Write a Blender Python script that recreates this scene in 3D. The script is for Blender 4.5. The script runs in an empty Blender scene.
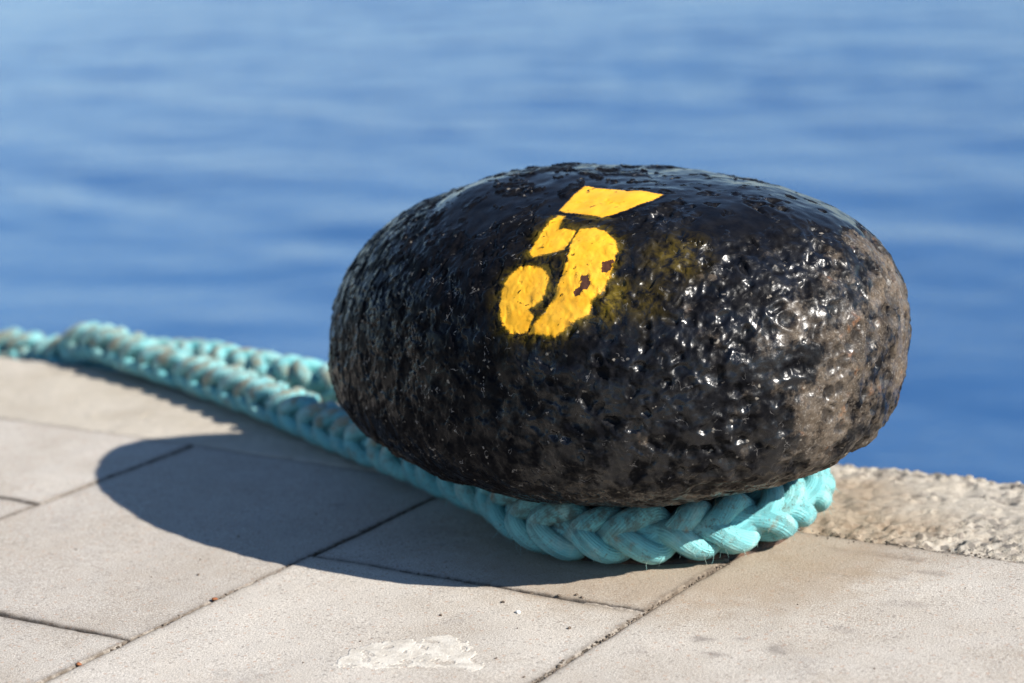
import bpy, math, random
import numpy as np
from mathutils import Matrix, Vector

random.seed(4)
rng = np.random.default_rng(7)
S = bpy.context.scene
COL = S.collection

# ------------------------------------------------------------------ noise
PERM = rng.permutation(256)
PERM = np.concatenate([PERM, PERM, PERM])
GR = rng.normal(size=(256, 3)); GR /= np.linalg.norm(GR, axis=1, keepdims=True)

def hsh(i, j, k):
    return PERM[(PERM[(PERM[i & 255] + j) & 255] + k) & 255]

def perlin(P, scale, off=0.0):
    """gradient noise, about -1..1, features of the size `scale` metres"""
    Q = P / scale + off
    I = np.floor(Q).astype(np.int64); F = Q - I
    w = F * F * F * (F * (F * 6 - 15) + 10)
    out = np.zeros(len(P))
    for a in (0, 1):
        for b in (0, 1):
            for c in (0, 1):
                g = GR[hsh(I[:, 0] + a, I[:, 1] + b, I[:, 2] + c)]
                d = g[:, 0] * (F[:, 0] - a) + g[:, 1] * (F[:, 1] - b) + g[:, 2] * (F[:, 2] - c)
                out += d * (w[:, 0] if a else 1 - w[:, 0]) * (w[:, 1] if b else 1 - w[:, 1]) * (w[:, 2] if c else 1 - w[:, 2])
    return out * 1.6

def fbm(P, scale, octs=4, gain=.5, off=0.0):
    o = np.zeros(len(P)); a = 1.0
    for i in range(octs):
        o += a * perlin(P, scale / 2 ** i, off + 17.3 * i); a *= gain
    return o

JIT = rng.random((256, 4))
def worley(P, scale, off=0.0):
    """distance to nearest and second nearest cell point (in cells) and a random number of the nearest cell"""
    Q = P / scale + off
    I = np.floor(Q).astype(np.int64)
    d1 = np.full(len(P), 9.0); d2 = np.full(len(P), 9.0); idv = np.zeros(len(P))
    for a in (-1, 0, 1):
        for b in (-1, 0, 1):
            for c in (-1, 0, 1):
                J = JIT[hsh(I[:, 0] + a, I[:, 1] + b, I[:, 2] + c)]
                dx = I[:, 0] + a + J[:, 0] - Q[:, 0]; dy = I[:, 1] + b + J[:, 1] - Q[:, 1]; dz = I[:, 2] + c + J[:, 2] - Q[:, 2]
                d = np.sqrt(dx * dx + dy * dy + dz * dz)
                m = d < d1
                d2 = np.where(m, d1, np.minimum(d2, d)); idv = np.where(m, J[:, 3], idv); d1 = np.where(m, d, d1)
    return d1, d2, idv

def sstep(a, b, x):
    t = np.clip((x - a) / (b - a), 0, 1)
    return t * t * (3 - 2 * t)

def poly_sdf(p, poly):
    """signed distance to a polygon, positive inside"""
    poly = np.array(poly, float); d = np.full(len(p), 1e9); ins = np.zeros(len(p), bool)
    for i in range(len(poly)):
        a, b = poly[i], poly[(i + 1) % len(poly)]
        e = b - a; w = p - a
        t = np.clip((w @ e) / (e @ e), 0, 1)
        d = np.minimum(d, np.linalg.norm(w - t[:, None] * e, axis=1))
        c = ((a[1] > p[:, 1]) != (b[1] > p[:, 1]))
        if b[1] != a[1]:
            x = (b[0] - a[0]) * (p[:, 1] - a[1]) / (b[1] - a[1]) + a[0]
            ins ^= c & (p[:, 0] < x)
    return np.where(ins, d, -d)

# ------------------------------------------------------------------ mesh helpers
def mesh_obj(name, V, Fq, mat, parent=None, attrs=None, uv=None, smooth=True):
    """V (n,3), Fq (m,3) or (m,4) index array (or a list of such arrays)"""
    V = np.asarray(V, np.float32)
    Fs = Fq if isinstance(Fq, list) else [Fq]
    me = bpy.data.meshes.new(name)
    me.vertices.add(len(V)); me.vertices.foreach_set('co', V.ravel())
    loops = np.concatenate([f.ravel() for f in Fs]).astype(np.int32)
    tot = np.concatenate([np.full(len(f), f.shape[1]) for f in Fs]).astype(np.int32)
    start = np.concatenate([[0], np.cumsum(tot)[:-1]]).astype(np.int32)
    me.loops.add(len(loops)); me.loops.foreach_set('vertex_index', loops)
    me.polygons.add(len(tot)); me.polygons.foreach_set('loop_start', start)
    me.polygons.foreach_set('use_smooth', np.full(len(tot), smooth))
    if attrs:
        for k, a in attrs.items():
            at = me.attributes.new(k, 'FLOAT', 'POINT'); at.data.foreach_set('value', np.asarray(a, np.float32))
    if uv is not None:
        l = me.uv_layers.new(name='UVMap'); l.data.foreach_set('uv', np.asarray(uv, np.float32)[loops].ravel())
    me.update(calc_edges=True); me.validate()
    me.materials.append(mat)
    o = bpy.data.objects.new(name, me); COL.objects.link(o)
    if parent: o.parent = parent
    return o

def grid_faces(nu, nv, wrap_u=False):
    """vertex index = v*nu+u"""
    u = np.arange(nu if wrap_u else nu - 1); v = np.arange(nv - 1)
    U, V = np.meshgrid(u, v)
    U1 = (U + 1) % nu
    return np.stack([V * nu + U, V * nu + U1, (V + 1) * nu + U1, (V + 1) * nu + U], -1).reshape(-1, 4)

def tag(o, label, cat, group=None, kind=None):
    o['label'] = label; o['category'] = cat
    if group: o['group'] = group
    if kind: o['kind'] = kind
    return o

def vnormals(V, F):
    n = np.zeros_like(V)
    a = V[F[:, 2]] - V[F[:, 0]]; b = V[F[:, 3]] - V[F[:, 1]]
    fn = np.cross(a, b)
    for i in range(4):
        for c in range(3):
            n[:, c] += np.bincount(F[:, i], fn[:, c], len(V))
    return n / (np.linalg.norm(n, axis=1, keepdims=True) + 1e-20)

# ------------------------------------------------------------------ node helpers
class NT:
    def __init__(s, name):
        s.m = bpy.data.materials.new(name); s.m.use_nodes = True
        s.t = s.m.node_tree; s.t.nodes.clear()
        s.out = s.n('ShaderNodeOutputMaterial'); s.b = s.n('ShaderNodeBsdfPrincipled')
        s.l(s.b.outputs[0], s.out.inputs[0])
        s.co = s.n('ShaderNodeTexCoord').outputs['Object']
    def n(s, t, **k):
        x = s.t.nodes.new(t)
        for a, v in k.items(): setattr(x, a, v)
        return x
    def l(s, a, b): s.t.links.new(a, b)
    def put(s, sock, v):
        if isinstance(v, bpy.types.NodeSocket): s.l(v, sock)
        elif isinstance(v, tuple) and len(v) == 3: sock.default_value = (*v, 1)
        else: sock.default_value = v
    def noise(s, scale, detail=4, rough=.55, co=None, dist=0.0):
        x = s.n('ShaderNodeTexNoise'); s.l(co or s.co, x.inputs['Vector'])
        x.inputs['Scale'].default_value = scale; x.inputs['Detail'].default_value = detail
        x.inputs['Roughness'].default_value = rough; x.inputs['Distortion'].default_value = dist
        return x.outputs[0]
    def voro(s, scale, feature='F1', out='Distance', co=None, rand=1.0):
        x = s.n('ShaderNodeTexVoronoi', feature=feature); s.l(co or s.co, x.inputs['Vector'])
        x.inputs['Scale'].default_value = scale; x.inputs['Randomness'].default_value = rand
        return x.outputs[out]
    def ramp(s, v, lo, hi, a=0.0, b=1.0):
        x = s.n('ShaderNodeMapRange', interpolation_type='SMOOTHSTEP')
        s.put(x.inputs[0], v)
        for i, q in zip((1, 2, 3, 4), (lo, hi, a, b)): s.put(x.inputs[i], q)
        return x.outputs[0]
    def math(s, op, a, b=0.0, c=0.0, clamp=False):
        x = s.n('ShaderNodeMath', operation=op, use_clamp=clamp)
        s.put(x.inputs[0], a); s.put(x.inputs[1], b)
        if op == 'MULTIPLY_ADD': s.put(x.inputs[2], c)
        return x.outputs[0]
    def mix(s, f, a, b, mode='MIX'):
        x = s.n('ShaderNodeMix', data_type='RGBA', blend_type=mode)
        s.put(x.inputs[0], f); s.put(x.inputs[6], a); s.put(x.inputs[7], b)
        return x.outputs[2]
    def mixf(s, f, a, b):
        x = s.n('ShaderNodeMix', data_type='FLOAT')
        s.put(x.inputs[0], f); s.put(x.inputs[2], a); s.put(x.inputs[3], b)
        return x.outputs[0]
    def attr(s, name): return s.n('ShaderNodeAttribute', attribute_name=name).outputs['Fac']
    def bump(s, h, dist, strength=1.0, nrm=None):
        x = s.n('ShaderNodeBump'); s.put(x.inputs['Height'], h)
        x.inputs['Distance'].default_value = dist; x.inputs['Strength'].default_value = strength
        if nrm: s.l(nrm, x.inputs['Normal'])
        return x.outputs[0]
    def final(s, col, rough, nrm=None, spec=.5):
        s.put(s.b.inputs['Base Color'], col); s.put(s.b.inputs['Roughness'], rough)
        s.put(s.b.inputs['Specular IOR Level'], spec)
        if nrm: s.l(nrm, s.b.inputs['Normal'])
        return s.m

# ------------------------------------------------------------------ materials
def m_paving():
    t = NT('pale_concrete_slab')
    tone = t.attr('tone'); stain = t.attr('stain'); edge = t.attr('edge')
    base = t.mix(tone, (.380, .338, .292), (.485, .440, .384))
    big = t.ramp(t.noise(5, 5, .6), .35, .68)
    base = t.mix(t.math('MULTIPLY', big, .75), base, (.32, .27, .215))
    med = t.ramp(t.noise(28, 4, .6), .35, .7)
    base = t.mix(t.math('MULTIPLY', med, .28), base, (.45, .42, .38))
    base = t.mix(t.ramp(t.noise(11, 5, .7), .56, .74, 0, .5), base, (.27, .245, .225))
    # grains of sand and stone chips
    gr = t.noise(760, 2, .7)
    base = t.mix(t.ramp(gr, .50, .66, 0, .6), base, (.17, .145, .125))
    base = t.mix(t.ramp(gr, .49, .34, 0, .55), base, (.66, .62, .56))
    v = t.voro(210)
    vc = t.voro(210, out='Color')
    sep = t.n('ShaderNodeSeparateColor'); t.l(vc, sep.inputs[0])
    spk = t.math('MULTIPLY', t.ramp(v, .46, .20), t.math('GREATER_THAN', sep.outputs[0], .86))
    base = t.mix(t.math('MULTIPLY', spk, .45), base, (.13, .115, .10))
    spk2 = t.math('MULTIPLY', t.ramp(v, .42, .26), t.math('LESS_THAN', sep.outputs[0], .16))
    base = t.mix(t.math('MULTIPLY', spk2, .5), base, (.36, .23, .16))
    base = t.mix(t.math('MULTIPLY', stain, t.ramp(t.noise(90, 4, .7), .3, .62, .10, .75)), base, (.13, .11, .10))
    base = t.mix(t.math('MULTIPLY', t.attr('ochre'), .75), base, (.27, .19, .115))
    base = t.mix(t.math('MULTIPLY', edge, t.ramp(t.noise(90, 3, .6), .35, .6, .55, 1)), base, (.085, .065, .048))
    base = t.mix(t.math('GREATER_THAN', edge, .9), base, (.03, .024, .018))
    h = t.math('MULTIPLY_ADD', t.noise(420, 3, .75), 1.0, t.math('MULTIPLY', t.noise(1100, 2, .7), .5))
    n = t.bump(h, .0011, .8)
    return t.final(base, .88, n, .25)

def m_coping():
    t = NT('weathered_coping_concrete')
    er = t.attr('erode')
    base = t.mix(t.ramp(t.noise(9, 5, .65), .3, .7), (.50, .45, .375), (.41, .36, .29))
    base = t.mix(t.ramp(t.noise(45, 4, .65), .5, .72, 0, .5), base, (.52, .47, .40))
    gr = t.noise(480, 2, .7)
    base = t.mix(t.ramp(gr, .52, .68, 0, .5), base, (.20, .16, .13))
    vc = t.voro(125, out='Color'); vd = t.voro(125)
    sep = t.n('ShaderNodeSeparateColor'); t.l(vc, sep.inputs[0])
    stone = t.mix(sep.outputs[0], (.22, .19, .165), (.50, .46, .39))
    stone = t.mix(t.math('GREATER_THAN', sep.outputs[1], .72), stone, (.12, .11, .10))
    base = t.mix(t.math('MULTIPLY', er, t.ramp(vd, .62, .42, 0, .85)), base, stone)
    base = t.mix(t.math('MULTIPLY', er, t.ramp(t.noise(48, 4, .65), .47, .66, 0, .75)), base, (.15, .13, .11))
    base = t.mix(t.math('MULTIPLY', t.attr('ochre'), .6), base, (.27, .19, .115))
    h = t.math('ADD', t.noise(380, 3, .75), t.noise(1000, 2, .7))
    n = t.bump(h, .0014, .8)
    return t.final(base, .9, n, .2)

def m_simple(name, a, b, scale, rough=.85, bump=.001, bscale=200):
    t = NT(name)
    c = t.mix(t.ramp(t.noise(scale, 5, .65), .35, .65), a, b)
    return t.final(c, rough, t.bump(t.noise(bscale, 4, .7), bump, .8), .3)

def m_bollard():
    t = NT('tarry_black_paint_over_rust')
    intact = t.attr('intact'); wear = t.attr('wear'); num = t.attr('num'); spray = t.attr('spray'); chip = t.attr('chip'); dust = t.attr('dust')
    n_f = t.noise(240, 4, .65); n_m = t.noise(70, 5, .65); n_c = t.noise(22, 5, .6)
    black = t.mix(t.ramp(n_m, .35, .7), (.0030, .0032, .0046), (.0075, .0072, .0080))
    rust = t.mix(t.ramp(n_c, .38, .62), (.046, .035, .026), (.100, .076, .055))
    rust = t.mix(t.ramp(t.noise(38, 4, .65), .58, .72, 0, .7), rust, (.22, .10, .045))
    rust = t.mix(t.ramp(n_f, .48, .66, 0, .8), rust, (.030, .026, .023))
    rust = t.mix(t.ramp(t.noise(520, 3, .7), .52, .66, 0, .6), rust, (.20, .175, .145))
    wmask = t.ramp(t.math('ADD', wear, t.math('MULTIPLY', t.math('SUBTRACT', t.math('ADD', t.math('MULTIPLY', n_m, .55), t.math('MULTIPLY', n_f, .45)), .5), 1.7)), .38, .74)
    wmask = t.math('MULTIPLY', wmask, t.math('SUBTRACT', 1.0, t.math('MULTIPLY', t.attr('pit'), .6)))
    col = t.mix(wmask, black, rust)
    # salt, dust and small pale flecks held in the texture
    wco = t.n('ShaderNodeVectorMath', operation='MULTIPLY_ADD'); nz = t.n('ShaderNodeTexNoise'); nz.inputs['Scale'].default_value = 120; nz.inputs['Detail'].default_value = 3
    t.l(t.co, nz.inputs['Vector']); t.l(nz.outputs['Color'], wco.inputs[0]); wco.inputs[1].default_value = (.010, .010, .010); t.l(t.co, wco.inputs[2])
    fd = t.voro(170, co=wco.outputs[0]); fc = t.n('ShaderNodeSeparateColor'); t.l(t.voro(170, out='Color', co=wco.outputs[0]), fc.inputs[0])
    fl = t.math('MULTIPLY', t.ramp(fd, .30, .12), t.math('GREATER_THAN', fc.outputs[0], .86))
    fl = t.math('MULTIPLY', fl, t.ramp(t.noise(18, 3, .6), .42, .58))
    fl = t.math('MULTIPLY', fl, t.math('SUBTRACT', 1.0, intact))
    col = t.mix(t.math('MULTIPLY', fl, .6), col, (.30, .265, .22))
    dmask = t.math('MULTIPLY', dust, t.ramp(t.noise(120, 4, .7), .36, .62))
    col = t.mix(t.math('MULTIPLY', dmask, .7), col, (.145, .118, .09))
    sq = t.math('ABSOLUTE', t.math('SUBTRACT', t.noise(62, 3, .55, dist=.35), .5))  # thin pale squiggles: ridge glints painted into the colour, together with chipped lines
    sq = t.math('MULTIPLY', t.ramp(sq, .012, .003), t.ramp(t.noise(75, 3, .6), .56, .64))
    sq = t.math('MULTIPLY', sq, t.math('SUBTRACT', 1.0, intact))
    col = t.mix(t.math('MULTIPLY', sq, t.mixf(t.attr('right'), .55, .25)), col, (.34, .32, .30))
    # yellow overspray and the stencilled number
    ol = t.math('MULTIPLY', spray, t.ramp(t.noise(85, 4, .7, dist=.6), .36, .62))
    col = t.mix(t.math('MULTIPLY', ol, .8), col, (.24, .165, .012))
    grit = t.math('MULTIPLY', t.math('SUBTRACT', t.noise(300, 3, .7), .5), .9)
    nm = t.ramp(t.math('ADD', num, grit), .28, .66)
    nm = t.math('MULTIPLY', nm, t.ramp(t.noise(130, 4, .65, dist=.5), .70, .62))
    nm = t.math('MULTIPLY', nm, t.math('SUBTRACT', 1.0, t.ramp(t.math('ADD', chip, grit), .4, .6)))
    yel = t.mix(t.ramp(n_m, .3, .7), (.76, .36, .020), (.80, .42, .032))
    yel = t.mix(t.ramp(n_f, .56, .74, 0, .55), yel, (.50, .22, .012))
    chipc = t.mix(n_f, (.035, .017, .012), (.105, .042, .024))
    col = t.mix(t.ramp(t.math('ADD', chip, grit), .4, .6), col, chipc)
    col = t.mix(nm, col, yel)
    rough = t.mixf(intact, t.mixf(t.attr('right'), .22, .27), .20)
    rough = t.mixf(wmask, rough, .36)
    rough = t.mixf(t.math('MULTIPLY', dmask, .8), rough, .65)
    rough = t.mixf(nm, rough, .50)
    h = t.math('ADD', t.math('MULTIPLY', t.noise(150, 3, .5), 1.0), t.math('MULTIPLY', t.noise(480, 2, .5), .12))
    h = t.math('MULTIPLY', h, t.math('SUBTRACT', 1.0, t.math('MULTIPLY', nm, .6)))
    h = t.math('MULTIPLY', h, t.mixf(intact, t.mixf(t.attr('right'), .13, .60), .10))
    gloss = t.ramp(t.noise(55, 4, .6), .40, .60)
    rough = t.math('ADD', rough, t.math('MULTIPLY', t.math('SUBTRACT', 1.0, gloss), t.math('MULTIPLY', t.math('SUBTRACT', 1.0, intact), .22)))
    n = t.bump(h, .0017, .8)
    sp = t.mixf(t.attr('right'), t.mixf(gloss, .015, .09), t.mixf(gloss, .06, .46))
    return t.final(col, rough, n, t.mixf(intact, sp, .16))

def m_iron():
    t = NT('rusty_dark_cast_iron')
    c = t.mix(t.ramp(t.noise(40, 5, .65), .4, .62), (.018, .015, .014), (.10, .05, .028))
    return t.final(c, .6, t.bump(t.noise(160, 5, .7), .003, 1), .4)

def m_rope():
    t = NT('turquoise_plaited_polyester')
    uv = t.n('ShaderNodeUVMap').outputs[0]
    sx = t.n('ShaderNodeSeparateXYZ'); t.l(uv, sx.inputs[0])
    u, v = sx.outputs[0], sx.outputs[1]
    wob = t.math('MULTIPLY', t.noise(60, 3, .6), 1.4)
    ph = t.math('ADD', t.math('ADD', t.math('MULTIPLY', u, 23 * 2 * math.pi), t.math('MULTIPLY', v, 330.0)), wob)
    yarn = t.math('SINE', ph)
    ph2 = t.math('ADD', t.math('ADD', t.math('MULTIPLY', u, 71 * 2 * math.pi), t.math('MULTIPLY', v, 900.0)), t.math('MULTIPLY', wob, 3))
    fil = t.math('SINE', ph2)
    wear = t.attr('wear'); sid = t.attr('strand')
    base = t.mix(t.ramp(t.noise(16, 4, .6), .35, .66), (.115, .380, .410), (.190, .480, .475))
    base = t.mix(t.math('MULTIPLY', sid, .4), base, (.07, .36, .42))
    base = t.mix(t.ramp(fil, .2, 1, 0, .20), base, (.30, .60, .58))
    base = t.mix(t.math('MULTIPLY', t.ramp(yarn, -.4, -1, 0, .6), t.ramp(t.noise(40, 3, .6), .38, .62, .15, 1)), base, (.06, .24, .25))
    fade = t.math('MULTIPLY', wear, t.ramp(t.noise(34, 4, .65), .36, .6))
    base = t.mix(t.math('MULTIPLY', fade, .45), base, (.42, .56, .49))
    base = t.mix(t.ramp(t.noise(29, 5, .7), .50, .68, 0, .5), base, (.37, .52, .47))
    dn = t.ramp(t.math('ADD', t.noise(42, 5, .7), t.math('MULTIPLY', wear, .17)), .55, .72)
    base = t.mix(t.math('MULTIPLY', dn, .8), base, (.215, .165, .095))
    sp = t.math('MULTIPLY', t.ramp(t.noise(360, 4, .75), .53, .63), t.ramp(t.noise(22, 4, .65), .40, .56))
    base = t.mix(t.math('MULTIPLY', sp, .8), base, (.085, .075, .05))
    gr = t.attr('grime')
    base = t.mix(t.math('MULTIPLY', gr, t.ramp(t.noise(110, 4, .7), .38, .62, .1, .8)), base, (.06, .055, .04))
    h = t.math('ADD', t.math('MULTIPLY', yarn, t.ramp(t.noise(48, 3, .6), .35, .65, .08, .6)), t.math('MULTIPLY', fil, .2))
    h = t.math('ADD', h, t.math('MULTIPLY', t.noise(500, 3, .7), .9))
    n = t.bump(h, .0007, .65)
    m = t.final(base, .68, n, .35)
    t.b.inputs['Sheen Weight'].default_value = .12
    t.b.inputs['Sheen Roughness'].default_value = .4
    return m

def m_sea():
    t = NT('harbour_sea_water')
    h = t.math('ADD', t.noise(2.2, 5, .6), t.math('MULTIPLY', t.noise(9, 4, .6), .35))
    n = t.bump(h, .035, .5)
    c = t.mix(t.ramp(t.noise(.12, 4, .6), .35, .65), (.021, .078, .200), (.028, .096, .225))
    m = t.final(c, .17, n, .38)
    t.b.inputs['IOR'].default_value = 1.333
    return m

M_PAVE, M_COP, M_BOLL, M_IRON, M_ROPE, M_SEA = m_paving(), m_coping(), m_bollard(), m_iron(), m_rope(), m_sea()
M_BED = m_simple('joint_dirt', (.045, .036, .028), (.105, .080, .056), 60, .95, .003, 300)
M_WALL = m_simple('quay_wall_concrete', (.20, .18, .15), (.33, .30, .25), 4, .9, .004, 60)
M_WHITE = m_simple('old_white_paint', (.58, .54, .475), (.43, .39, .335), 60, .8, .0013, 420)
M_GRIT = m_simple('grit', (.05, .04, .03), (.16, .12, .09), 160, .9, .001, 500)
M_LEAF = m_simple('dry_leaf_crumb', (.20, .065, .03), (.30, .12, .05), 160, .9, .001, 500)
M_CHIP = m_simple('white_shell_chip', (.78, .76, .71), (.62, .58, .52), 200, .6, .0005, 500)
M_TWINE = m_simple('brown_tarred_twine', (.11, .055, .025), (.22, .12, .055), 130, .8, .001, 700)

# ------------------------------------------------------------------ paving slabs
XJ, YJ, JW = -0.181, -0.0155, .0032        # one column joint, the coping joint, half a joint
SX, SY = .3535, .4975                     # slab size with joint

def slab_relief(x, y):
    P = np.stack([x, y, np.zeros_like(x)], 1)
    return .0011 * fbm(P, .13, 3) + .00035 * fbm(P, .02, 2, off=9)

def axis_pts(a, b, step):
    e = [0, .0005, .0012, .0022, .0036, .0055, .0085, .013, .019]
    w = b - a
    inner = np.linspace(.019 + step, w - .019 - step, max(2, int((w - .038) / step) - 1))
    return np.concatenate([np.array(e), inner, w - np.array(e)[::-1]]) + a

STAINS = [(.30, -.045, .030, .010, .9), (.26, -.05, .022, .006, .7), (.345, -.075, .014, .006, .8), (.275, -.115, .012, .006, .6), (.325, -.10, .014, .005, .7),
          (.36, -.16, .02, .01, .5), (.245, -.305, .010, .007, .8), (.268, -.330, .012, .006, .8), (.215, -.352, .008, .004, .7), (.31, -.30, .016, .008, .7), (.275, -.29, .008, .004, .6),
          (.30, -.395, .012, .006, .6), (-.09, -.19, .006, .004, .7), (-.255, -.13, .005, .004, .9), (.335, -.235, .013, .008, .6)]

def slab(x0, x1, y0, y1, seed, step):
    X, Y = axis_pts(x0, x1, step), axis_pts(y0, y1, step)
    nu, nv = len(X), len(Y)
    GX, GY = np.meshgrid(X, Y); gx, gy = GX.ravel(), GY.ravel()
    d = np.minimum(np.minimum(gx - x0, x1 - gx), np.minimum(gy - y0, y1 - gy))
    P = np.stack([gx, gy, np.full_like(gx, seed * .37)], 1)
    chip = np.clip(fbm(P, .035, 4, .6) - .12, 0, 1)                       # chipped arrises
    rad = .0018 + .0032 * chip
    z = slab_relief(gx, gy)
    q = np.clip(1 - d / rad, 0, 1)
    z = z - rad * (1 - np.sqrt(np.clip(1 - q * q, 0, 1))) * .9
    cx, cy = (x0 + x1) / 2, (y0 + y1) / 2
    w = .0009 * fbm(P, .05, 3, off=3) * np.exp(-d / .004)
    gx2 = gx + np.sign(cx - gx) * np.abs(w) * (np.minimum(gx - x0, x1 - gx) < .006)
    gy2 = gy + np.sign(cy - gy) * np.abs(w) * (np.minimum(gy - y0, y1 - gy) < .006)
    ti = (math.sin(seed * 12.9) * .0012, math.sin(seed * 7.1) * .0009)
    z = z + ti[0] * (gx - cx) / .18 + ti[1] * (gy - cy) / .25
    V = np.stack([gx2, gy2, z], 1)
    F = grid_faces(nu, nv)
    # skirt down into the joint
    ring = np.concatenate([np.arange(nu), np.arange(1, nv) * nu + nu - 1, (nv - 1) * nu + np.arange(nu - 2, -1, -1), np.arange(nv - 2, 0, -1) * nu])
    low = V[ring].copy(); low[:, 2] = -.045
    k = len(V) + np.arange(len(ring)); r2 = np.roll(ring, -1); k2 = np.roll(k, -1)
    F = np.concatenate([F, np.stack([ring, k, k2, r2], 1)])
    V = np.concatenate([V, low])
    n = len(ring)
    st = np.zeros(len(gx)); oc = np.zeros(len(gx))
    wob = fbm(np.stack([gx, gy, np.zeros_like(gx)], 1), .02, 3)
    for sx, sy, rx, ry, a in STAINS:
        dd = np.sqrt(((gx - sx) / rx) ** 2 + ((gy - sy) / ry) ** 2) + .45 * wob
        st = np.maximum(st, a * sstep(1.25, .45, dd))
    # rust washed from the iron, round its foot
    dd = np.hypot(gx - .10, gy + .07) + .03 * wob
    oc = sstep(.27, .15, dd) * .7
    oc = np.maximum(oc, .8 * sstep(1.1, .3, np.sqrt(((gx - .24) / .11) ** 2 + ((gy + .10) / .022) ** 2) + .3 * wob))
    edge = np.clip(1.25 * np.exp(-d / .003), 0, .88)
    pad = lambda a, v: np.concatenate([a, np.full(n, v)])
    return V, F, dict(tone=np.full(len(V), .5 + .5 * math.sin(seed * 4.7 + 1)), stain=pad(st, 0.), ochre=pad(oc, 0.), edge=pad(edge, 1.))

Vs, Fs, As, off = [], [], [], 0
for ci in range(-10, 12):
    x0 = XJ + ci * SX
    col0 = (YJ - SY / 2 - .004) if ci % 2 else YJ           # columns start with a whole or a half slab
    ys = [YJ]
    y = (YJ - .2535) if ci in (0, -2, 2) and ci == 0 else None
    first = {0: -.269, -1: -.513, 1: -.513, -2: -.256}.get(ci, -.2655 if ci % 2 == 0 else -.513)
    y = first
    while y > -4.2:
        ys.append(y); y -= SY
    for k in range(len(ys) - 1):
        near = -5 <= ci <= 3 and ys[k] > -1.3
        V, F, A = slab(x0 + JW * .5, x0 + SX - JW * .5, ys[k + 1] + JW * .5, ys[k] - JW * .5, ci * 3.1 + k * 1.7 + 40, .0065 if near else .05)
        Vs.append(V); Fs.append(F + off); As.append(A); off += len(V)
# the joint that is filled level with sand towards its end
gx = np.linspace(.098, .1712, 60); gy = np.linspace(-.2735, -.2645, 10)
GX, GY = np.meshgrid(gx, gy); V = np.stack([GX.ravel(), GY.ravel(), np.zeros(GX.size)], 1)
V[:, 2] = slab_relief(V[:, 0], V[:, 1]) - .0006 + .0008 * fbm(V, .009, 3) - .006 * sstep(.115, .098, V[:, 0]) - .0006
Vs.append(V); Fs.append(grid_faces(60, 10) + off); off += len(V)
As.append(dict(tone=np.full(len(V), .3), stain=np.zeros(len(V)), ochre=np.full(len(V), .25), edge=np.full(len(V), .25)))
o = mesh_obj('quay_paving', np.concatenate(Vs), np.concatenate(Fs), M_PAVE, attrs={k: np.concatenate([a[k] for a in As]) for k in As[0]})
tag(o, 'pale concrete paving slabs with thin dirty joints along the quay', 'paving', kind='structure')

# ground below the joints, running inland
V = np.array([[-150, -200, -.008], [150, -200, -.008], [150, YJ + .004, -.008], [-150, YJ + .004, -.008]], float)
V[:, 2] = -.0045
o = mesh_obj('ground', V, np.array([[0, 1, 2, 3]]), M_BED, smooth=False)
tag(o, 'dark dirt bed showing in the joints below the paving', 'ground', kind='structure')

# ------------------------------------------------------------------ coping at the quay's edge
EDGE = .218
def coping():
    xs = np.concatenate([np.linspace(-8, -1.4, 60)[:-1], np.arange(-1.4, .75, .0026), np.linspace(.76, 6, 50)])
    y0 = YJ - .0006
    prof = [(y0, -.03), (y0, -.012), (y0 + .0003, -.004), (y0 + .001, -.0012)]
    prof += [(y, 0.0) for y in np.arange(y0 + .003, EDGE - .009, .0026)]
    R = .009
    prof += [(EDGE - R + R * math.sin(a), -R + R * math.cos(a)) for a in np.linspace(.12, math.pi / 2, 8)]
    prof += [(EDGE, -R - q) for q in (.003, .006, .010, .015, .022, .035, .06, .10, .2, .45)]
    prof = np.array(prof); nu, nv = len(xs), len(prof)
    GX, I = np.meshgrid(xs, np.arange(nv)); x = GX.ravel(); i = I.ravel()
    y = prof[i, 0]; z = prof[i, 1]
    T = np.gradient(prof, axis=0); N = np.stack([-T[:, 1], T[:, 0]], 1); N /= np.linalg.norm(N, axis=1, keepdims=True)
    P = np.stack([x, y, z], 1)
    f = fbm(P, .09, 4)
    right = sstep(-.05, .16, x)
    joint = sstep(.085, .02, y - y0 + .025 * f) * (z > -.02)
    rim = sstep(.045, .012, EDGE - y + .018 * fbm(P, .05, 3, off=5))
    er = np.clip(right * np.maximum(joint, rim * .9) + (1 - right) * .25 * rim + right * (.28 + .6 * sstep(.0, .45, fbm(P, .05, 4, .6, off=44))), 0, 1)
    w1, w2, wid = worley(P + .002 * fbm(P, .008, 2)[:, None], .0068)
    s1, s2, _ = worley(P, .0055, off=31.7)
    stone = (.0003 + .0040 * wid) * sstep(.0, .22, w2 - w1)
    grain = np.clip(.6 - s1, 0, 1)
    h = .0010 * f + .0006 * fbm(P, .012, 3)
    h += er * (-.0034 + stone + .0012 * grain + .0018 * fbm(P, .02, 4, .6, off=2))
    h += -.004 * right * np.clip(fbm(P, .06, 3, off=11) - .25, 0, 1) * 2
    h -= .0018 * right
    fine = np.where((x > -1.4) & (x < .76), 1., .0)
    h = h * fine
    fade = sstep(-.03, -.005, z) * (y < .1) + (y >= .1)
    x2 = x; y2 = y + N[i, 0] * h * fade; z2 = z + N[i, 1] * h * fade
    oc = sstep(.26, .16, np.hypot(x - .10, y + .03) + .04 * f)
    return np.stack([x2, y2, z2], 1), grid_faces(nu, nv), er, oc
V, F, er, oc = coping()
o = mesh_obj('quay_coping', V, F, M_COP, attrs=dict(erode=er, ochre=oc))
tag(o, 'rough beige concrete coping strip with pitted gravelly edge above the water', 'coping', kind='structure')
V = np.array([[-150, EDGE - .012, -.02], [150, EDGE - .012, -.02], [150, EDGE - .012, -6], [-150, EDGE - .012, -6]], float)
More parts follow.
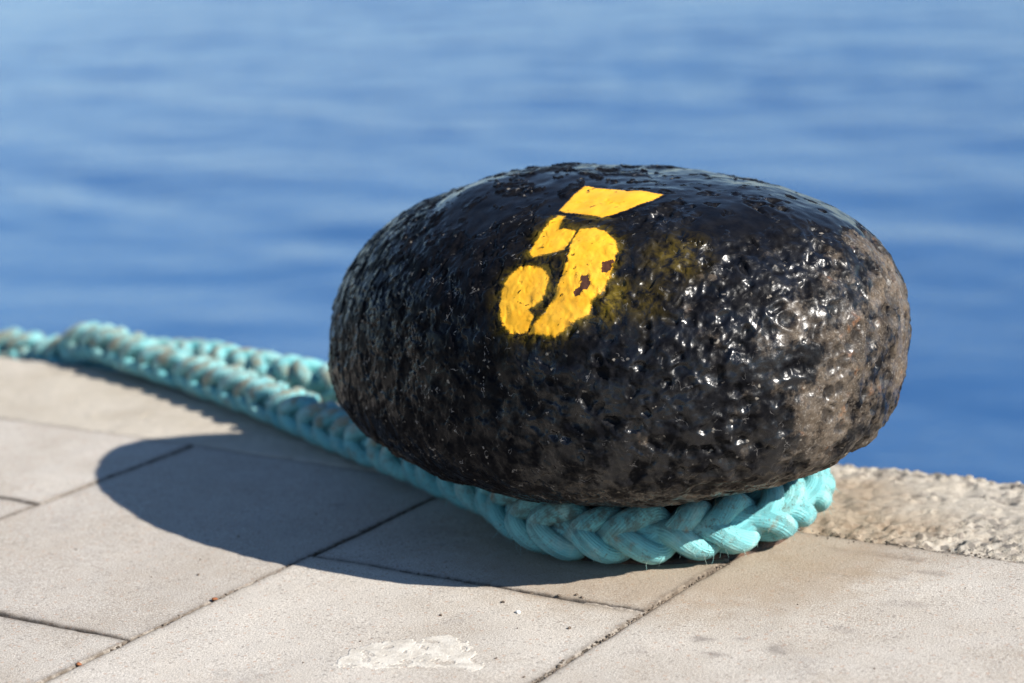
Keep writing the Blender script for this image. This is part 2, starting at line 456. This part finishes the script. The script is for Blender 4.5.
o = mesh_obj('quay_wall', V, np.array([[0, 3, 2, 1]]), M_WALL, smooth=False)
tag(o, 'plain concrete quay wall dropping to the sea', 'quay wall', kind='structure')

# ------------------------------------------------------------------ sea
def sea():
    ys = np.concatenate([np.arange(.1, 3, .12), np.arange(3, 34, .085), 34 * 1.07 ** np.arange(0, 75)])
    xc = np.concatenate([-30 * 1.09 ** np.arange(60, 0, -1), np.arange(-30, 12, .16), 12 * 1.09 ** np.arange(0, 70)])
    X, Y = np.meshgrid(xc, ys); x, y = X.ravel(), Y.ravel()
    h = np.zeros_like(x)
    for k in range(70):
        lam = .24 * (2.6 / .24) ** rng.random()
        a = math.radians(rng.normal(80, 30)); am = .0014 * lam ** .55
        kx, ky = math.cos(a) * 2 * math.pi / lam, math.sin(a) * 2 * math.pi / lam
        ph = kx * x + ky * y + rng.random() * 6.28
        ok = np.exp(-(np.maximum(0, y - 26) / (lam * 9)) ** 2)
        h += am * np.sin(ph + .35 * np.sin(ph)) * ok
    P = np.stack([x, y, np.zeros_like(x)], 1)
    h *= .55 + .6 * np.clip(.5 + fbm(P, 5.5, 3), 0, 1.6) * np.exp(-(np.maximum(0, y - 60) / 60) ** 2)
    return np.stack([x, y, h - 1.45], 1), grid_faces(len(xc), len(ys))
V, F = sea()
o = mesh_obj('sea', V, F, M_SEA)
tag(o, 'blue rippled sea beyond the quay edge', 'sea', kind='structure')

# ------------------------------------------------------------------ bollard
HC = np.array([0.0228, -0.0854, 0.178])
PA = dict(a=0.2955, b=0.2079, ct=0.1609, cb=0.1175, n=1.8829, mt=2.2782, mb=2.929, psi=-0.0909)
def head_surface(d):
    up = d[:, 2] > 0
    m = np.where(up, PA['mt'], PA['mb']); cc = np.where(up, PA['ct'], PA['cb'])
    g = np.abs(d[:, 0] / PA['a']) ** PA['n'] + np.abs(d[:, 1] / PA['b']) ** PA['n']
    r = (g ** (m / PA['n']) + np.abs(d[:, 2] / cc) ** m) ** (-1 / m)
    x, y, z = (d * r[:, None]).T
    xs = x / PA['a']
    y = y * (1 + 0.2167 * xs + 0.0923 * (xs * xs - .5))
    z = np.where(z > 0, z * (1 + 0.007 * xs + 0.1136 * (xs * xs - .3)), z * (1 + 0.0425 * xs))
    x = x + 0.0629 * z; y = y + 0.0919 * z
    z = z + 0.0211 * x + 0.0122 * y
    c, s_ = math.cos(PA['psi']), math.sin(PA['psi'])
    x, y = x * c - y * s_, x * s_ + y * c
    return np.stack([x, y, z], 1)

def cube_sphere(n):
    """welded cube sphere: unit directions and quads"""
    t = np.tan(np.linspace(-1, 1, n + 1) * math.pi / 4)
    key = {}; Vs = []; Fs = []; off = 0
    U, V = np.meshgrid(np.arange(n + 1), np.arange(n + 1)); u, v = U.ravel(), V.ravel()
    allk = []
    for ax in range(3):
        for sg in (0, n):
            c = np.zeros((len(u), 3), np.int64)
            c[:, ax] = sg; c[:, (ax + 1) % 3] = u; c[:, (ax + 2) % 3] = v
            f = grid_faces(n + 1, n + 1)
            if sg == 0: f = f[:, ::-1]
            allk.append(c); Fs.append(f + off); off += len(u)
    K = np.concatenate(allk); code = (K[:, 0] * (n + 1) + K[:, 1]) * (n + 1) + K[:, 2]
    uq, idx, inv = np.unique(code, return_index=True, return_inverse=True)
    P = t[K[idx]]; P = P / np.linalg.norm(P, axis=1, keepdims=True)
    return P, inv.ravel()[np.concatenate(Fs)]

D, F = cube_sphere(300)
P0 = head_surface(D)
N0 = vnormals(P0, F)
x, y, z = P0.T

# where the thick paint film is still whole and smooth
def blob(c, r, soft=.6):
    return sstep(1 + soft, 1 - soft, np.linalg.norm((P0 - np.array(c)) / np.array(r), axis=1))
jag = fbm(P0, .05, 5, .6); jag2 = fbm(P0, .016, 3, .6, off=41)
top = sstep(.116, .138, z + .014 * jag + .25 * np.maximum(0, y - .02))
intact = np.maximum(top * sstep(-.05, .12, .02 + fbm(P0, .07, 4, .6, off=4)), 0)
J3 = .02 * np.stack([perlin(P0, .03), perlin(P0, .03, 5.), perlin(P0, .03, 9.)], 1)
def patch(c, r):
    q = np.linalg.norm((P0 + J3 * .6 - np.array(c)) / np.array(r), axis=1)
    return sstep(1.06, .94, q)
for c, r in [((.174, -.064, .134), (.028, .036, .03)), ((.045, -.055, .150), (.055, .065, .03)), ((-.05, -.09, .14), (.04, .03, .03)), ((-.118, -.045, .133), (.022, .026, .03)), ((.13, .03, .155), (.08, .05, .03)), ((.22, .03, .13), (.04, .05, .03))]:
    intact = np.maximum(intact, patch(c, r))
intact = np.clip(intact * (1 - .95 * sstep(.52, .60, fbm(P0, .020, 4, .6, off=91))), 0, 1)
rightside = sstep(.00, .15, x + .05 * jag - .25 * (z - .02) * 0)
endcap = sstep(.19, .285, x + .05 * jag + .03 * fbm(P0, .03, 3, off=14))
left = sstep(.10, -.08, x)

PW = P0 + .0035 * np.stack([perlin(P0, .014, 1.), perlin(P0, .014, 6.), perlin(P0, .014, 11.)], 1)
w1, w2, wid = worley(PW, .0155)
def flakes(sc, off, th, wd):
    f = fbm(PW, sc, 4, .58, off=off)
    return sstep(th - wd, th + wd, f)
terr = flakes(.055, 51., .05, .020) + .8 * flakes(.036, 61., -.20, .022) + .5 * flakes(.024, 71., .30, .03) - .5 * flakes(.018, 81., .50, .04)
pit = np.sqrt(np.clip(1 - (w1 / (.30 + .36 * ((wid * 7.3) % 1))) ** 2, 0, 1)) * (wid > .30)
v1, v2, vid = worley(PW, .0072, 13.1)
pit2 = np.sqrt(np.clip(1 - (v1 / .6) ** 2, 0, 1)) * (vid > .35)
b1, b2, bid = worley(P0, .021, 7.7)
bossy = np.sqrt(np.clip(1 - (b1 / .7) ** 2, 0, 1)) * (bid > .45)
ridged = 1 - np.abs(perlin(P0 * np.array([1, 1, 1.5]), .022))
ridged2 = 1 - np.abs(perlin(P0, .011, 3.3))
g1, g2, gid = worley(P0 * np.array([1, 1, .8]) + .002 * fbm(P0, .006, 2)[:, None], .0090, 3.9)
fleck = sstep(.42, .10, g1) * (gid > .55) - .8 * sstep(.40, .15, g1) * (gid < .2)
def gz(c, r): return np.exp(-(np.linalg.norm(P0 - np.array(c), axis=1) / r) ** 2)
form = .0034 * gz((-.07, -.01, .148), .085) - .0050 * gz((-.215, -.04, .085), .07) - .0052 * gz((-.160, .0, .128), .055) - .0040 * gz((.09, .02, .16), .07) + .0040 * gz((.262, -.01, .098), .06) + .0012 * gz((.10, -.15, -.105), .08) + .003 * gz((-.10, -.04, .14), .03)
h = form + .0022 * fbm(P0, .15, 2) + .0016 * fbm(P0, .05, 3, off=8)
rough = -.0008 * rightside + rightside * (.0005 * terr - .0034 * pit - .0010 * pit2 + .0012 * bossy + .0009 * fbm(P0, .012, 3, .6))
rough += .52 * (1 - rightside) * (.0003 * (ridged - .6) + .0002 * (ridged2 - .6) + .0010 * fbm(P0, .04, 2, off=19) + .0024 * terr + .0008 * fleck - .0013 * pit * sstep(.1, .5, fbm(P0, .07, 2, off=21)) - .0007 * pit2 + .00018 * fbm(P0, .009, 3, .6))
# stencilled figure, laid on the tangent plane of the spot where the stencil was held
C0 = np.array([0.0615, -0.1387, 0.117]); NN = np.array([-0.01, -0.551, 0.834]); NN /= np.linalg.norm(NN)
EX = np.array([1, 0, 0.]) - NN * NN[0]; EX /= np.linalg.norm(EX); EY = np.cross(NN, EX)
near5 = (np.linalg.norm(P0 - C0, axis=1) < .24) & (N0 @ NN > .05)
q = (P0 - C0); st = np.stack([q @ EX, q @ EY], 1)
POLY = [[(-0.037, 0.0511), (-0.0393, 0.0979), (0.0396, 0.0951), (0.0362, 0.077), (0.0257, 0.0592), (0.0108, 0.0446), (-0.0119, 0.0475)],
 [(-0.0334, 0.0425), (-0.0269, 0.0421), (-0.0207, 0.0208), (-0.0117, 0.0227), (-0.0038, 0.0204), (-0.0024, 0.0105), (-0.0022, -0.0033), (-0.01, -0.0062), (-0.0184, -0.0087), (-0.029, -0.012), (-0.0346, -0.0071), (-0.0354, 0.0016), (-0.0351, 0.024)],
 [(-0.0002, 0.0236), (0.0129, 0.0264), (0.0251, 0.022), (0.0381, 0.0134), (0.0457, 0.0028), (0.0473, -0.0093), (0.0499, -0.0236), (0.05, -0.0339), (0.0429, -0.0472), (0.0434, -0.0601), (0.0322, -0.0678), (0.0264, -0.0735), (0.0195, -0.0809), (0.005, -0.08), (-0.0083, -0.0799), (-0.0068, -0.0759), (0.0039, -0.0636), (0.007, -0.0463), (0.008, -0.0231), (0.005, -0.0054), (-0.0001, 0.0104)],
 [(-0.0357, -0.0235), (-0.0239, -0.0224), (-0.014, -0.0241), (-0.0059, -0.0319), (-0.0037, -0.0424), (-0.0051, -0.0519), (-0.0165, -0.0623), (-0.0087, -0.0653), (-0.0084, -0.074), (-0.0109, -0.0789), (-0.0245, -0.0801), (-0.0347, -0.0738), (-0.0434, -0.0592), (-0.0463, -0.045), (-0.0442, -0.0328)]]
CH = [[(0.0185, -0.0264), (0.0315, -0.0244), (0.0374, -0.0333), (0.0333, -0.0417), (0.0341, -0.0475), (0.0262, -0.0497), (0.0207, -0.0443), (0.026, -0.0386), (0.0223, -0.0328)],
 [(0.038, -0.0109), (0.0457, -0.0079), (0.0514, -0.019), (0.044, -0.0244), (0.0373, -0.0208)]]
idx = np.where(near5)[0]; s5 = st[idx]
sd = np.full(len(idx), -1.)
for p in POLY: sd = np.maximum(sd, poly_sdf(s5, p))
sc = np.full(len(idx), -1.)
for p in CH: sc = np.maximum(sc, poly_sdf(s5, p))
num = np.zeros(len(P0)); num[idx] = sstep(-.0045, .0040, sd)
chip = np.zeros(len(P0)); chip[idx] = sstep(-.0025, .0025, sc - .0012 + .0034 * fbm(P0[idx], .008, 4, .65))
spray = np.zeros(len(P0)); spray[idx] = .75 * np.exp(np.minimum(sd, 0) / .0045) * (s5[:, 1] < .045)
spray[idx] = np.maximum(spray[idx], .58 * sstep(1.3, .2, np.hypot((s5[:, 0] - .060) / .016, (s5[:, 1] + .046) / .024)))
for c, r, a in [((0.158, -0.125, 0.113), (.024, .026, .026), .38), ((0.149, -0.165, 0.085), (.022, .022, .024), .22)]:
    spray = np.maximum(spray, a * np.exp(-(np.linalg.norm((P0 - np.array(c)) / np.array(r), axis=1) ** 2) * 1.3))
h += rough * (1 - intact) * (1 - .75 * num) + .0006 * intact + .0008 * fbm(P0, .022, 3, .6, off=33) * (.35 + .65 * rightside) * (1 - .7 * intact)
under = sstep(-.07, -.10, z)
wear = np.clip(.03 + .10 * rightside * sstep(.16, -.02, z) + .44 * endcap + .13 * under + .26 * rightside * fbm(P0, .06, 3) + .05 * rightside * (1 - pit), 0, 1)
for c, r, a in [((0.039, -0.209, -0.032), 0.007, 0.6), ((0.158, -0.197, -0.025), 0.013, 0.5), ((0.222, -0.061, -0.09), 0.03, 0.6), ((0.192, -0.132, 0.098), 0.009, 0.6), ((0.283, -0.062, 0.049), 0.03, 0.35), ((0.288, -0.012, 0.064), 0.03, 0.25), ((0.292, -0.043, 0.002), 0.03, 0.2), ((0.273, -0.098, -0.003), 0.03, 0.2), ((-0.067, -0.163, -0.086), 0.03, 0.25), ((0.105, -0.175, -0.086), 0.03, 0.2), ((0.191, -0.125, -0.087), 0.03, 0.5)]:
    wear = np.maximum(wear, a * sstep(1.3, .3, np.linalg.norm(P0 - np.array(c), axis=1) / r + .9 * jag2) + wear * .8)
wear = np.clip(wear, 0, 1) * (1 - intact)
dust = np.clip(left * sstep(-.02, -.09, z + .045 * jag + .5 * np.maximum(0, x + .23)) * .6 + .10 * under, 0, 1) * (1 - intact)

h += .0005 * num - .0009 * chip
PV = P0 + N0 * h[:, None]

boll = bpy.data.objects.new('mooring_bollard', None); COL.objects.link(boll); boll.location = (.057, -.042, 0)
tag(boll, 'squat black iron bollard with pitted rusty head and a yellow painted 5', 'bollard')
BL = np.array([.057, -.042, 0.])
headw = PV + HC - BL
at = dict(right=rightside, pit=np.clip(pit * 1.2, 0, 1) * rightside,  intact=intact, wear=wear, num=num, spray=spray, chip=chip, dust=dust)
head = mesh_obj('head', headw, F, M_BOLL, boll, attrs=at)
# the number: its own film of paint over the iron
fm = num[F].max(1) > .12
ff = F[fm]; used, inv = np.unique(ff, return_inverse=True)
NV = vnormals(headw, F)
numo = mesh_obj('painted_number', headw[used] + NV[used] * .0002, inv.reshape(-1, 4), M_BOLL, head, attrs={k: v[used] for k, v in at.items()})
numo['label'] = 'yellow stencilled 5 with rusty chips'

def revolve(prof, n=96, amp=.0012):
    prof = np.array(prof); th = np.linspace(0, 2 * math.pi, n, endpoint=False)
    T, I = np.meshgrid(th, np.arange(len(prof)))
    r = prof[I.ravel(), 0]; z = prof[I.ravel(), 1]; t = T.ravel()
    V = np.stack([r * np.cos(t), r * np.sin(t), z], 1)
    d = fbm(V, .03, 3) * amp * (r > .01)
    V[:, 0] += np.cos(t) * d; V[:, 1] += np.sin(t) * d
    return V, grid_faces(n, len(prof), True)
V, Fn = revolve([(.112, .004), (.108, .015), (.106, .03), (.107, .05), (.112, .065), (.122, .08), (.13, .10)])
mesh_obj('neck', V, Fn, M_IRON, boll)
V, Fn = revolve([(.135, -.006), (.135, .003), (.132, .0055), (.120, .0065), (.1135, .008), (.111, .012), (.05, .012), (.001, .012)])
mesh_obj('base_flange', V, Fn, M_IRON, boll)

# ------------------------------------------------------------------ mooring rope
cc, RR = np.array([.057, -.042]), .1385
pts = [(-3.6, .50, -1.55), (-2.7, .40, -.95), (-2.1, .32, -.48), (-1.7, .285, -.20), (-1.42, .268, -.075), (-1.22, .264, -.018), (-1.10, .266, .002), (-1.02, .268, -.002), (-.977, .262, .004),
       (-.942, .246, .025), (-.90, .229, .033), (-.82, .198, .034), (-.70, .163, .030), (-.57, .113, .030), (-.45, .060, .030), (-.344, .012, .030), (-.257, -.028, .030), (-.19, -.058, .030), (-.128, -.088, .030), (-.062, -.122, .030)]
for a in np.radians(np.arange(-112, 84, 14)):
    pts.append((cc[0] + RR * math.cos(a), cc[1] + RR * math.sin(a), .031 + .004 * math.sin(a + .9)))
pts += [(-.03, .125, .031), (-.16, .142, .032), (-.30, .157, .033), (-.42, .164, .033), (-.53, .173, .033), (-.63, .190, .032), (-.72, .218, .028), (-.80, .243, .017), (-.88, .266, .006), (-.96, .277, -.004), (-1.04, .272, -.010), (-1.10, .262, -.014)]

def catmull(p, n):
    p = np.array(p, float); p = np.vstack([2 * p[0] - p[1], p, 2 * p[-1] - p[-2]])
    out = []
    for i in range(1, len(p) - 2):
        t = np.linspace(0, 1, n, endpoint=False)[:, None]
        a, b, c, d = p[i - 1], p[i], p[i + 1], p[i + 2]
        # centripetal-like tension by chord lengths
        l1, l2, l3 = [max(1e-6, np.linalg.norm(v)) for v in (b - a, c - b, d - c)]
        m1 = l2 * ((b - a) / l1 * l2 + (c - b) / l2 * l1) / (l1 + l2)
        m2 = l2 * ((c - b) / l2 * l3 + (d - c) / l3 * l2) / (l2 + l3)
        out.append((2 * t ** 3 - 3 * t ** 2 + 1) * b + (t ** 3 - 2 * t ** 2 + t) * m1 + (-2 * t ** 3 + 3 * t ** 2) * c + (t ** 3 - t ** 2) * m2)
    return np.vstack(out + [p[-2][None]])
cl = catmull(pts, 60)
sl = np.concatenate([[0], np.cumsum(np.linalg.norm(np.diff(cl, axis=0), axis=1))])
L = sl[-1]; s = np.arange(0, L, .0026)
cl = np.stack([np.interp(s, sl, cl[:, i]) for i in range(3)], 1)
cl[:, 2] -= .003 * sstep(-.10, -.40, cl[:, 0])
k = np.ones(15) / 15
for _ in range(2):
    for i in range(3):
        cl[:, i] = np.convolve(np.pad(cl[:, i], 7, mode='edge'), k, 'valid')
# slight slackness so that the lay is not perfectly even
T = np.gradient(cl, axis=0); T /= np.linalg.norm(T, axis=1, keepdims=True)
NR = np.cross(T, np.array([0, 0, 1.])); NR /= np.linalg.norm(NR, axis=1, keepdims=True)
BU = np.cross(NR, T)
PITCH = .150 + .004 * sstep(-.45, -.05, cl[:, 0])   # a full turn of a pair of strands, drawn longer round the neck
turn = np.cumsum(.0026 / PITCH)              # turns so far
FR = sstep(-.35, -.05, cl[:, 0])
R0, DR, WB, WR = .0112 + .0013 * FR, .0090 - .0020 * FR, .0106, .0092
ns = 14
SIZE = .88 + .12 * sstep(-.40, -.10, cl[:, 0])
VV, FF, UV, AW, AS, AG = [], [], [], [], [], []
off = 0
sidx = 0
S1 = np.stack([s, np.zeros_like(s), np.zeros_like(s)], 1)
swob = .0065 * fbm(S1, .11, 3)
for hand in (1, -1):
    for pair in (0, 1):
        for mem in (-.5, .5):
            sidx += 1
            ds = mem * .5 * .42
            sh = turn + (swob + .0042 * fbm(S1, .05, 2, off=sidx * 3.1)) / PITCH - ds
            th0 = np.radians(47 + 19 * sstep(-.45, -.10, cl[:, 0]))
            th = hand * 2 * math.pi * sh + math.pi * pair + th0 + (.5 * math.pi if hand < 0 else 0)
            mod = np.cos(2 * (th - th0)) * hand
            mod = np.tanh(1.6 * mod) / math.tanh(1.6)
            loose = 1 + .20 * fbm(S1, .06, 2, off=sidx * 7.7)
            r = (R0 + DR * mod * loose) * SIZE
            rho = np.cos(th)[:, None] * NR + np.sin(th)[:, None] * BU
            c = cl + rho * r[:, None]
            tg = np.gradient(c, axis=0); tg /= np.linalg.norm(tg, axis=1, keepdims=True)
            ra = rho - tg * (rho * tg).sum(1)[:, None]; ra /= np.linalg.norm(ra, axis=1, keepdims=True)
            bi = np.cross(tg, ra)
            a = np.linspace(0, 2 * math.pi, ns, endpoint=False)
            fat = (1 + .09 * fbm(S1, .035, 2, off=sidx * 1.9)) * SIZE
            ca = np.sign(np.cos(a)) * np.abs(np.cos(a)) ** .9; sa = np.sign(np.sin(a)) * np.abs(np.sin(a)) ** .9
            V = c[:, None] + ra[:, None] * (ca * WR)[None, :, None] * fat[:, None, None] + bi[:, None] * (sa * WB)[None, :, None] * fat[:, None, None]
            V = V.reshape(-1, 3)
            FF.append(grid_faces(ns, len(s), True) + off)
            e0 = off + np.arange(ns); e1 = off + (len(s) - 1) * ns + np.arange(ns)
            UV.append(np.stack([np.tile(a / (2 * math.pi), len(s)), np.repeat(s, ns)], 1))
            w = np.clip(mod, 0, 1)[:, None] * np.clip(np.cos(a), 0, 1)[None]
            w = w * np.clip(.35 + .9 * (rho @ np.array([.2, -.3, .93])), 0, 1)[:, None]
            w = w * (.35 + .65 * sstep(.1, -.15, c[:, 0]))[:, None]
            w = w - .30 * sstep(-.25, .0, c[:, 0])[:, None]
            AW.append(w.ravel()); AS.append(np.full(len(V), rng.random()))
            gm = sstep(.16, .06, np.hypot(c[:, 0] - .03, c[:, 1] + .16)) * np.clip(rho @ np.array([0, -.3, .95]), 0, 1)
            AG.append(np.repeat(gm, ns))
            VV.append(V); off += len(V)
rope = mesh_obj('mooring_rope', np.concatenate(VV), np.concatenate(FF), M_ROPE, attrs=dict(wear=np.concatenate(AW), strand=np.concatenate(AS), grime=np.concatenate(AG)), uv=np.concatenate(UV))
tag(rope, 'thick turquoise plaited mooring rope looped round the bollard and led left over the quay edge', 'rope')

# loose fibres standing out of the lay
allV = np.concatenate(VV)
dist = np.concatenate([np.linalg.norm((v.reshape(-1, ns, 3) - cl[:, None]), axis=2).ravel() / np.repeat(SIZE, ns) for v in VV])
vis = np.where((allV[:, 0] > -1.2) & (allV[:, 2] > .012) & (dist > .0245))[0]
pick = rng.choice(vis, 4500)
FV, FI = [], []
for i, vi in enumerate(pick):
    p = allV[vi]; j = np.argmin(np.abs(cl - p).sum(1)); o_ = p - cl[j]; o_ /= np.linalg.norm(o_)
    d = o_ + rng.normal(size=3) * .7; d /= np.linalg.norm(d)
    tn = rng.normal(size=3); ln = rng.uniform(.003, .010); w = rng.uniform(.00018, .00038)
    side = np.cross(d, tn); side /= np.linalg.norm(side); up = np.cross(side, d)
    base = len(FV)
    for q in range(4):
        f = q / 3; c = p - o_ * .001 + d * ln * f + up * ln * .5 * f * f - np.array([0, 0, 1]) * ln * .25 * f * f
        for an in (0, 2.09, 4.19):
            FV.append(c + (side * math.cos(an) + up * math.sin(an)) * w * (1 - .8 * f))
    for q in range(3):
        for k3 in range(3):
            a0 = base + q * 3 + k3; a1 = base + q * 3 + (k3 + 1) % 3
            FI.append((a0, a1, a1 + 3, a0 + 3))
n = len(FV)
fib = mesh_obj('frayed_fibres', np.array(FV), np.array(FI), M_ROPE, rope, attrs=dict(wear=np.full(n, .6), strand=np.full(n, .2), grime=np.zeros(n)), uv=np.zeros((n, 2)))
fib['kind'] = 'stuff'

# brown twine seizing at the throat of the eye, under the rope's crest
sz = []
j0 = np.argmin(np.abs(cl[:len(cl) // 2] - np.array([-.958, .253, .015])).sum(1))
V, F_, off = [], [], 0
tt = np.linspace(0, 1, 240)
cen = cl[j0][None] + T[j0][None] * ((tt - .5) * .026)[:, None]
ang = tt * 2 * math.pi * 6
rr = .0295
path = cen + (np.cos(ang)[:, None] * NR[j0] + np.sin(ang)[:, None] * BU[j0]) * rr
tg = np.gradient(path, axis=0); tg /= np.linalg.norm(tg, axis=1, keepdims=True)
n1 = np.cross(tg, T[j0]); n1 /= np.linalg.norm(n1, axis=1, keepdims=True); n2 = np.cross(tg, n1)
a = np.linspace(0, 2 * math.pi, 8, endpoint=False)
V = (path[:, None] + .0024 * (np.cos(a)[None, :, None] * n1[:, None] + np.sin(a)[None, :, None] * n2[:, None])).reshape(-1, 3)
mesh_obj('seizing', V, grid_faces(8, 240, True), M_TWINE, rope)

# ------------------------------------------------------------------ paint mark and small litter
def patch_mesh():
    poly = PATCH
    p = np.array(poly); lo, hi = p.min(0) - .004, p.max(0) + .004
    st_ = .0009
    xs = np.arange(lo[0], hi[0], st_); ys = np.arange(lo[1], hi[1], st_)
    X, Y = np.meshgrid(xs, ys); x, y = X.ravel(), Y.ravel()
    Q = np.stack([x, y, np.zeros_like(x)], 1)
    sd = poly_sdf(np.stack([x, y], 1), poly) + .0035 * fbm(Q, .012, 4, .65)
    wornout = fbm(Q * np.array([1, 1.4, 1]), .016, 5, .7, off=6)
    keep = (sd > 0) & (wornout < .42 + 20 * np.clip(sd, 0, .03)* .6)
    ti = (math.sin(41.7 * 12.9) * .0012, math.sin(41.7 * 7.1) * .0009)
    z = slab_relief(x, y) + ti[0] * (x - (XJ + SX / 2)) / .18 + ti[1] * (y + .269 + SY / 2) / .25 + .00014
    F = grid_faces(len(xs), len(ys)); F = F[keep[F].all(1)]
    u, inv = np.unique(F, return_inverse=True); F = inv.reshape(-1, 4); V = np.stack([x, y, z], 1)[u]
    # give the film its thickness
    n = len(V); low = V.copy(); low[:, 2] -= .0003
    e = np.concatenate([F[:, [i, (i + 1) % 4]] for i in range(4)]); key = np.sort(e, 1); code = key[:, 0].astype(np.int64) * n + key[:, 1]
    uq, cnt = np.unique(code, return_counts=True); b = e[np.isin(code, uq[cnt == 1])]
    return np.concatenate([V, low]), np.concatenate([F, F[:, ::-1] + n, np.stack([b[:, 1], b[:, 0], b[:, 0] + n, b[:, 1] + n], 1)])
PATCH = [(0.0037, -0.4863), (0.0036, -0.4654), (-0.0002, -0.4498), (0.0094, -0.4254), (0.0412, -0.3982), (0.0507, -0.3866), (0.0729, -0.388), (0.0936, -0.4075), (0.1198, -0.433), (0.1147, -0.4447), (0.0932, -0.4459), (0.0706, -0.4568), (0.0392, -0.4767), (0.0193, -0.4863)]
V, F = patch_mesh()
o = mesh_obj('paint_mark', V, F, M_WHITE)
tag(o, 'worn white paint smear on the front paving slab', 'paint mark', kind='structure')

def crumb(rad, seed, flat=.6, n=2):
    import bmesh
    bm = bmesh.new(); bmesh.ops.create_icosphere(bm, subdivisions=n, radius=1)
    V = np.array([v.co[:] for v in bm.verts]); F = np.array([[v.index for v in f.verts] for f in bm.faces]); bm.free()
    d = 1 + .28 * fbm(V, 1.3, 2, off=seed)
    V = V * d[:, None] * np.array([1, .75, flat]) * rad
    a = seed * 2.3; c, s_ = math.cos(a), math.sin(a)
    V[:, :2] = V[:, :2] @ np.array([[c, -s_], [s_, c]])
    return V, F
VV, FF, off = [], [], 0
def addcrumb(x, y, r, seed, z=None):
    global off
    V, F = crumb(r, seed, n=1)
    zz = slab_relief(np.array([x]), np.array([y]))[0] if z is None else z
    VV.append(V + np.array([x, y, zz + r * .3])); FF.append(F + off); off += len(V)
for i in range(560):
    m = rng.random() * .96
    if m < .36: x, y = .1725 + rng.normal() * .0022, rng.uniform(-.55, -.12)
    elif m < .68: x, y = XJ + rng.normal() * .0022, rng.uniform(-.62, -.06)
    elif m < .78: x, y = rng.uniform(-.17, .12), -.269 + rng.normal() * .002
    elif m < .88: x, y = rng.uniform(.2, .42), YJ + rng.normal() * .006
    else: x, y = rng.uniform(-.55, .42), rng.uniform(-.55, -.03)
    addcrumb(x, y, abs(rng.normal()) * .0006 + .0005, i * .37, z=(-.001 if m < .88 else None))
for x, y in [(.098, -.258), (.106, -.262), (.085, -.266), (.06, -.27), (.135, -.33), (.05, -.30), (.02, -.35)]:
    addcrumb(x, y, .0022, x * 77)
o = mesh_obj('grit', np.concatenate(VV), np.concatenate(FF), M_GRIT, smooth=False)
tag(o, 'dark grit and crumbs lying along the slab joints', 'grit', kind='stuff')

def litter(name, x, y, r, seed, mat, label, cat, flat):
    V, F = crumb(r, seed, flat)
    o = mesh_obj(name, V, F, mat)
    o.location = (x, y, slab_relief(np.array([x]), np.array([y]))[0] + r * flat * .75)
    return tag(o, label, cat)
litter('shell_chip', 0.0755, -0.3159, .0030, 3.1, M_CHIP, 'tiny white chip lying on bare slab in front of the rope', 'chip', .45)
litter('leaf_crumb', -.1815, -.575, .0030, 8.3, M_LEAF, 'reddish leaf crumb in the joint at the lower left corner', 'leaf crumb', .4)
litter('leaf_crumb', -.1812, -.405, .0030, 5.3, M_LEAF, 'small red brown crumb lodged midway up the sunlit joint', 'leaf crumb', .5)

# ------------------------------------------------------------------ camera, fitted to the paving grid
cam = bpy.data.cameras.new('camera'); co = bpy.data.objects.new('camera', cam); COL.objects.link(co); S.camera = co
Rw = np.array([[0.83951375, 0.54128176, -0.04723041], [0.0840211, -0.21521053, -0.97294649], [-0.53680267, 0.81283361, -0.22615129]])
pos = np.array([1.09600506, -1.85013528, 0.66202142])
m = Matrix(((Rw[0][0], -Rw[1][0], -Rw[2][0], pos[0]), (Rw[0][1], -Rw[1][1], -Rw[2][1], pos[1]), (Rw[0][2], -Rw[1][2], -Rw[2][2], pos[2]), (0, 0, 0, 1)))
co.matrix_world = m
cam.sensor_width = 36; cam.lens = 36 * 2309.588 / 1024
cam.clip_start = .05; cam.clip_end = 20000
cam.dof.use_dof = True; cam.dof.focus_distance = 1.93
cam.dof.aperture_fstop = cam.lens / 20.0
cam.dof.aperture_blades = 0

# ------------------------------------------------------------------ light
SUN = np.array([1.4257, 0.023, 1.0]); SUN /= np.linalg.norm(SUN)
w = bpy.data.worlds.new('World'); S.world = w; w.use_nodes = True
nt = w.node_tree; bg = nt.nodes['Background']
sky = nt.nodes.new('ShaderNodeTexSky'); sky.sky_type = 'NISHITA'; sky.sun_disc = False
sky.sun_elevation = math.asin(SUN[2]); sky.sun_rotation = math.atan2(SUN[0], SUN[1])
sky.air_density = 1.0; sky.dust_density = 0.0; sky.ozone_density = 3.4; sky.altitude = 900
nt.links.new(sky.outputs[0], bg.inputs[0]); bg.inputs[1].default_value = .075
sl_ = bpy.data.lights.new('sun', 'SUN'); sl_.energy = 4.6; sl_.angle = math.radians(.53); sl_.color = (1, .95, .87)
so = bpy.data.objects.new('sun', sl_); COL.objects.link(so)
so.rotation_mode = 'QUATERNION'; so.rotation_quaternion = Vector(SUN).to_track_quat('Z', 'Y'); so.location = (4, 1, 4)

S.view_settings.view_transform = 'Standard'; S.view_settings.look = 'None'; S.view_settings.exposure = 1.07; S.view_settings.gamma = 1
S.render.engine = 'CYCLES'; S.cycles.use_denoising = True
S.cycles.max_bounces = 6
